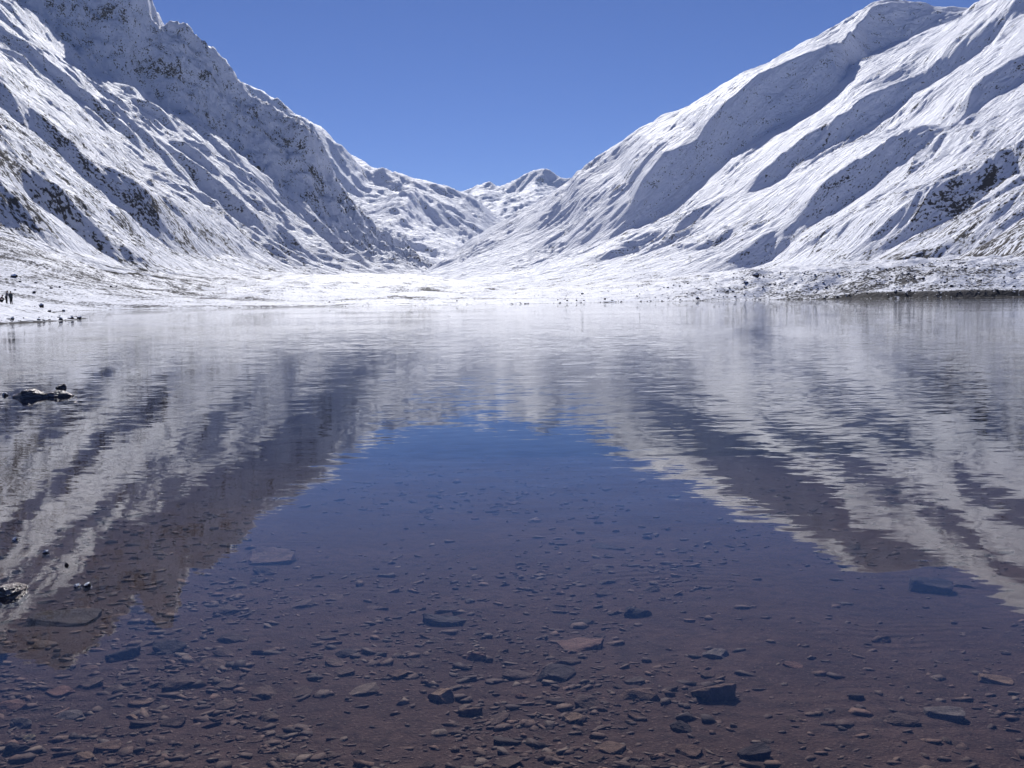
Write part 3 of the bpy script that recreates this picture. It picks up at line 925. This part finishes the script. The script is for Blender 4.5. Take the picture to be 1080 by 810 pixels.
items = []
RUB = base_arrays(0.55, False, 10, 0)
cx, cy, cs = [], [], []
while len(cx) < 4000:
    if rng.random() < 0.82:
        rr = rng.uniform(0.08, 0.63); yy = rng.uniform(318, 520)
        keep = sstep(0.06, 0.4, np.array(rr))
    else:
        rr = rng.uniform(-0.6, 0.1); yy = rng.uniform(150, 460); keep = 0.6
    if rng.random() > float(keep): continue
    cx.append(rr * yy); cy.append(yy); cs.append(0.25 + 1.5 * rng.random() ** 3.5)
for _ in range(900):                                                  # stones washed up along the water's edge
    k = rng.randrange(4, 33); t = rng.random()
    a_, b_ = SHORE[k], SHORE[k + 1]
    cx.append(a_[0] + (b_[0] - a_[0]) * t + rng.uniform(-4, 4)); cy.append(a_[1] + (b_[1] - a_[1]) * t + rng.uniform(0, 9)); cs.append(0.25 + 0.9 * rng.random() ** 3)
gz, gd = ground_height(np.array(cx)[None], np.array(cy)[None])
for x, y, s, z, d in zip(cx, cy, cs, gz[0], gd[0]):
    if d < 0.2 or d > 130: continue
    if x < 0: s *= 0.5
    items.append((RUB[rng.randrange(10)], xform(x, y, z + s * 0.1, s, s * rng.uniform(0.6, 1), s * rng.uniform(0.7, 1.2), (rng.uniform(-0.3, 0.3), rng.uniform(-0.3, 0.3), rng.uniform(0, 6.28)))))
tag(merged('rubble', items, M_RUBBLE), 'snow dusted rock rubble along the foot of the slopes', 'rubble', kind='stuff')

# ------------------------------------------------------------------ people
def flat_material(name, colr, rough=0.85):
    N = NT(name)
    tc = N.n('ShaderNodeTexCoord').outputs['Object']
    n = N.noise(tc, 18, 4, 0.6).outputs['Fac']
    k = N.ramp(n, 0.3, 0.7, 0.8, 1.2)
    cc = N.vmath('SCALE', colr[:3], scale=k)
    p = N.n('ShaderNodeBsdfPrincipled', {'Base Color': cc, 'Roughness': rough, 'Specular IOR Level': 0.2})
    N.t.links.new(p.outputs[0], N.out.inputs[0])
    return N.m


M_SKIN = flat_material('skin', (0.33, 0.2, 0.14), 0.6)
M_HAIR = flat_material('dark_hair', (0.015, 0.012, 0.01))


def skinned(name, verts, edges, radii, mat, parent, levels=2, root=0):
    me = bpy.data.meshes.new(name)
    me.from_pydata(verts, edges, [])
    o = link_mesh(name, me, mat, parent)
    md = o.modifiers.new('skin', 'SKIN'); md.use_smooth_shade = True
    for i, r_ in enumerate(radii):
        sv = me.skin_vertices[0].data[i]
        sv.radius = (r_, r_) if not isinstance(r_, tuple) else r_
        sv.use_root = (i == root)
    s = o.modifiers.new('sub', 'SUBSURF'); s.levels = levels; s.render_levels = levels
    return o


def person(x, y, z, rz, pose, label, coat, trousers):
    root = bpy.data.objects.new('person', None)
    COL.objects.link(root)
    root.location = (x, y, z); root.rotation_euler = (0, 0, rz)
    tag(root, label, 'person', 'people standing together on the snowy spit')
    J = dict(pose)
    chain = ['pelvis', 'waist', 'chest', 'neck', 'headbase', 'head', 'crown']
    rad = {'pelvis': (0.16, 0.12), 'waist': (0.145, 0.11), 'chest': (0.17, 0.125), 'neck': 0.058, 'headbase': 0.065, 'head': (0.082, 0.1), 'crown': 0.065,
           'sh': 0.075, 'el': 0.05, 'wr': 0.034, 'palm': (0.042, 0.022), 'hip': 0.1, 'kn': 0.07, 'an': 0.047, 'heel': 0.045, 'toe': 0.036}
    V, E, Rr, ix = [], [], [], {}

    def add(n, key, par):
        ix[n] = len(V); V.append(J[n]); Rr.append(rad[key])
        if par is not None: E.append((ix[par], ix[n]))
    prev = None
    for c in chain:
        add(c, c, prev); prev = c
    for s in 'lr':
        add('sh' + s, 'sh', 'chest'); add('el' + s, 'el', 'sh' + s); add('wr' + s, 'wr', 'el' + s); add('palm' + s, 'palm', 'wr' + s)
        add('hip' + s, 'hip', 'pelvis'); add('kn' + s, 'kn', 'hip' + s); add('an' + s, 'an', 'kn' + s); add('toe' + s, 'toe', 'an' + s)
    body = skinned('body', V, E, Rr, M_SKIN, root)
    # five fingers, the thumb leaving the side of the palm
    for s in 'lr':
        w = Vector(J['wr' + s]); p = Vector(J['palm' + s]); dr = (p - w).normalized()
        side = dr.cross(Vector((0, 1, 0)))
        side = side.normalized() if side.length > 0.1 else Vector((1, 0, 0))
        fv, fe, fr_ = [tuple(w + dr * 0.05)], [], [0.016]
        for k, ln in enumerate((0.07, 0.08, 0.075, 0.06)):
            b0 = len(fv); off = side * (k - 1.5) * 0.02
            fv += [tuple(p + off), tuple(p + off + dr * ln * 0.55 + Vector((0, 0.006, 0))), tuple(p + off + dr * ln + Vector((0, 0.022, 0)))]
            fe += [(0, b0), (b0, b0 + 1), (b0 + 1, b0 + 2)]; fr_ += [0.0105, 0.0095, 0.0085]
        b0 = len(fv)
        fv += [tuple(w + dr * 0.06 - side * 0.04), tuple(w + dr * 0.1 - side * 0.055 + Vector((0, 0.01, 0)))]
        fe += [(0, b0), (b0, b0 + 1)]; fr_ += [0.012, 0.01]
        skinned('hand', fv, fe, fr_, M_SKIN, root, 1)
    # coat: torso, sleeves and skirt; trousers: both legs; boots
    cv, ce, cr_, cx_ = [], [], [], {}

    def addc(n, co, r_, par):
        cx_[n] = len(cv); cv.append(tuple(co)); cr_.append(r_)
        if par is not None: ce.append((cx_[par], cx_[n]))
    pel = Vector(J['pelvis']); wa = Vector(J['waist']); ch = Vector(J['chest']); nk = Vector(J['neck'])
    hem = pel + (pel - wa).normalized() * 0.14 if J.get('stand') else pel
    addc('hem', hem, (0.2, 0.16), None); addc('pel', pel, (0.185, 0.15), 'hem'); addc('wa', wa, (0.175, 0.14), 'pel'); addc('ch', ch, (0.19, 0.15), 'wa')
    addc('co', ch.lerp(nk, 0.8), 0.085, 'ch')
    for s in 'lr':
        addc('s' + s, J['sh' + s], 0.092, 'ch'); addc('e' + s, J['el' + s], 0.068, 's' + s)
        addc('c' + s, Vector(J['el' + s]).lerp(Vector(J['wr' + s]), 0.92), 0.05, 'e' + s)
    skinned('coat', cv, ce, cr_, coat, root)
    tv, te, tr_ = [tuple(pel)], [], [0.14]
    for s in 'lr':
        b0 = len(tv)
        tv += [J['hip' + s], J['kn' + s], tuple(Vector(J['kn' + s]).lerp(Vector(J['an' + s]), 0.93))]
        te += [(0, b0), (b0, b0 + 1), (b0 + 1, b0 + 2)]; tr_ += [0.115, 0.085, 0.065]
        an, to = Vector(J['an' + s]), Vector(J['toe' + s])
        skinned('boot', [tuple(an + Vector((0, 0, 0.06))), tuple(an - (to - an) * 0.2), tuple(to)], [(0, 1), (1, 2)], [0.058, 0.056, 0.047], M_HAIR, root, 1)
    skinned('trousers', tv, te, tr_, trousers, root)
    # head: hair cap, nose, ears, eyes
    hd = Vector(J['head']); face = Vector(J['face']).normalized(); upv = (Vector(J['crown']) - Vector(J['headbase'])).normalized(); sd = face.cross(upv).normalized()

    def blob(name, c, r3, mat):
        bm = bmesh.new(); bmesh.ops.create_icosphere(bm, subdivisions=2, radius=1.0)
        for v in bm.verts:
            v.co = c + sd * v.co.x * r3[0] + face * v.co.y * r3[1] + upv * v.co.z * r3[2]
        me = bpy.data.meshes.new(name); bm.to_mesh(me); bm.free()
        for p_ in me.polygons: p_.use_smooth = True
        link_mesh(name, me, mat, root)
    blob('hair', hd - face * 0.025 + upv * 0.045, (0.098, 0.105, 0.085), M_HAIR)
    blob('nose', hd + face * 0.1 - upv * 0.005, (0.014, 0.02, 0.026), M_SKIN)
    for k in (-1, 1):
        blob('ear', hd + sd * k * 0.09, (0.012, 0.022, 0.034), M_SKIN)
        blob('eye', hd + sd * k * 0.034 + face * 0.085 + upv * 0.02, (0.012, 0.01, 0.008), M_HAIR)
    blob('mouth', hd + face * 0.088 - upv * 0.05, (0.026, 0.008, 0.006), M_HAIR)
    return root


def standing(lean=0.0, arm=0.0):
    L = lambda x_, y_, z_: (x_, y_ + lean * max(0, z_ - 0.9), z_)
    P = {'pelvis': L(0, 0, 0.93), 'waist': L(0, 0, 1.1), 'chest': L(0, 0, 1.3), 'neck': L(0, 0, 1.48), 'headbase': L(0, 0.01, 1.55), 'head': L(0, 0.02, 1.63), 'crown': L(0, 0.01, 1.69), 'face': (0, 1, -0.1), 'stand': 1}
    for s, k in (('l', -1), ('r', 1)):
        P['sh' + s] = L(k * 0.19, 0, 1.39); P['el' + s] = L(k * 0.24, 0.03 + arm * 0.1, 1.12 + arm * 0.02); P['wr' + s] = L(k * (0.22 - arm * 0.1), 0.12 + arm * 0.2, 0.9 + arm * 0.2)
        P['palm' + s] = L(k * (0.21 - arm * 0.13), 0.15 + arm * 0.25, 0.82 + arm * 0.25)
        P['hip' + s] = (k * 0.1, 0, 0.88); P['kn' + s] = (k * 0.11, 0.03, 0.48); P['an' + s] = (k * 0.12, 0, 0.08); P['toe' + s] = (k * 0.14, 0.17, 0.035)
    return P


def crouching():
    P = {'pelvis': (0, -0.18, 0.34), 'waist': (0, -0.12, 0.5), 'chest': (0, 0.02, 0.68), 'neck': (0, 0.12, 0.83), 'headbase': (0, 0.15, 0.89), 'head': (0, 0.18, 0.97), 'crown': (0, 0.18, 1.03), 'face': (0, 1, -0.25)}
    for s, k in (('l', -1), ('r', 1)):
        P['sh' + s] = (k * 0.19, 0.06, 0.74); P['el' + s] = (k * 0.26, 0.26, 0.55); P['wr' + s] = (k * 0.14, 0.42, 0.48); P['palm' + s] = (k * 0.1, 0.49, 0.46)
        P['hip' + s] = (k * 0.1, -0.16, 0.32); P['kn' + s] = (k * 0.19, 0.24, 0.45); P['an' + s] = (k * 0.15, -0.02, 0.08); P['toe' + s] = (k * 0.17, 0.15, 0.035)
    return P


def person_spot(px, py): return ground_at(px, py)


M_MAROON = flat_material('maroon_wool', (0.045, 0.016, 0.024))
M_GREY = flat_material('grey_cloth', (0.13, 0.125, 0.15))
M_BLACK = flat_material('black_cloth', (0.018, 0.017, 0.022))
M_GREEN = flat_material('dark_green_grey_cloth', (0.05, 0.06, 0.065))
PEO = [0.5, 0.9, 0.0]
for px, rz, pose, label, coat, tr in (
        (12.0, RAD(70), standing(0.02, 0.0), 'tallest of the people on the snow, upright in dark grey green clothes', M_GREEN, M_BLACK),
        (7.0, RAD(-80), standing(0.22, 0.9), 'stooping person in a grey coat and black trousers on the snow', M_GREY, M_BLACK),
        (1.6, RAD(-75), crouching(), 'person in dark maroon clothes crouching beside the stooping one', M_MAROON, M_BLACK)):
    x, y, z = at_depth(px, 319.6, 116.0 + PEO.pop())
    z = bed_z(x, y)
    person(x, y, z - 0.02, rz, pose, label, coat, tr)


# ------------------------------------------------------------------ sky and sun
SUN_AZ, SUN_EL = RAD(-5), RAD(39)
world = bpy.data.worlds.new('World')
scene.world = world
world.use_nodes = True
wt = world.node_tree
bg = wt.nodes['Background']
sky = wt.nodes.new('ShaderNodeTexSky')
sky.sky_type = 'NISHITA'
sky.sun_disc = False
sky.sun_elevation = SUN_EL
sky.sun_rotation = SUN_AZ
sky.altitude = 3200
sky.air_density = 1.0
sky.dust_density = 0.1
sky.ozone_density = 2.0
tint = wt.nodes.new('ShaderNodeMix'); tint.data_type = 'RGBA'; tint.blend_type = 'MULTIPLY'
tint.inputs[0].default_value = 1.0
tint.inputs[7].default_value = (0.60, 0.76, 1.24, 1.0)
wt.links.new(sky.outputs[0], tint.inputs[6])
wt.links.new(tint.outputs[2], bg.inputs[0])
bg.inputs[1].default_value = 0.053
sd_ = bpy.data.lights.new('sun', 'SUN')
sd_.energy = 4.0
sd_.angle = RAD(0.5)
sd_.color = (1.0, 0.97, 0.93)
so = bpy.data.objects.new('sun', sd_)
COL.objects.link(so)
to_sun = Vector((math.sin(SUN_AZ) * math.cos(SUN_EL), math.cos(SUN_AZ) * math.cos(SUN_EL), math.sin(SUN_EL)))
so.rotation_euler = (-to_sun).to_track_quat('-Z', 'Y').to_euler()
so.location = (0, 0, 300)

scene.view_settings.view_transform = 'Standard'
scene.view_settings.look = 'None'
scene.view_settings.exposure = 0.3
scene.view_settings.gamma = 1.0
scene.cycles.caustics_reflective = False
scene.cycles.caustics_refractive = False
scene.cycles.max_bounces = 8
scene.cycles.diffuse_bounces = 2
scene.cycles.transparent_max_bounces = 12

# ------------------------------------------------------------------ thin valley air
bm = bmesh.new()
bmesh.ops.create_cube(bm, size=1.0)
for v in bm.verts:
    v.co = Vector((v.co.x * 56000, 6300 + v.co.y * 13000, -24 if v.co.z < 0 else 1650))
me = bpy.data.meshes.new('haze'); bm.to_mesh(me); bm.free()
HZ = NT('thin_blue_air')
pv = HZ.n('ShaderNodeVolumePrincipled', {'Color': c4(0.66, 0.79, 1.0), 'Density': 1.5e-5, 'Anisotropy': 0.25})
HZ.t.links.new(pv.outputs[0], HZ.out.inputs['Volume'])
tag(link_mesh('haze', me, HZ.m), kind='stuff')
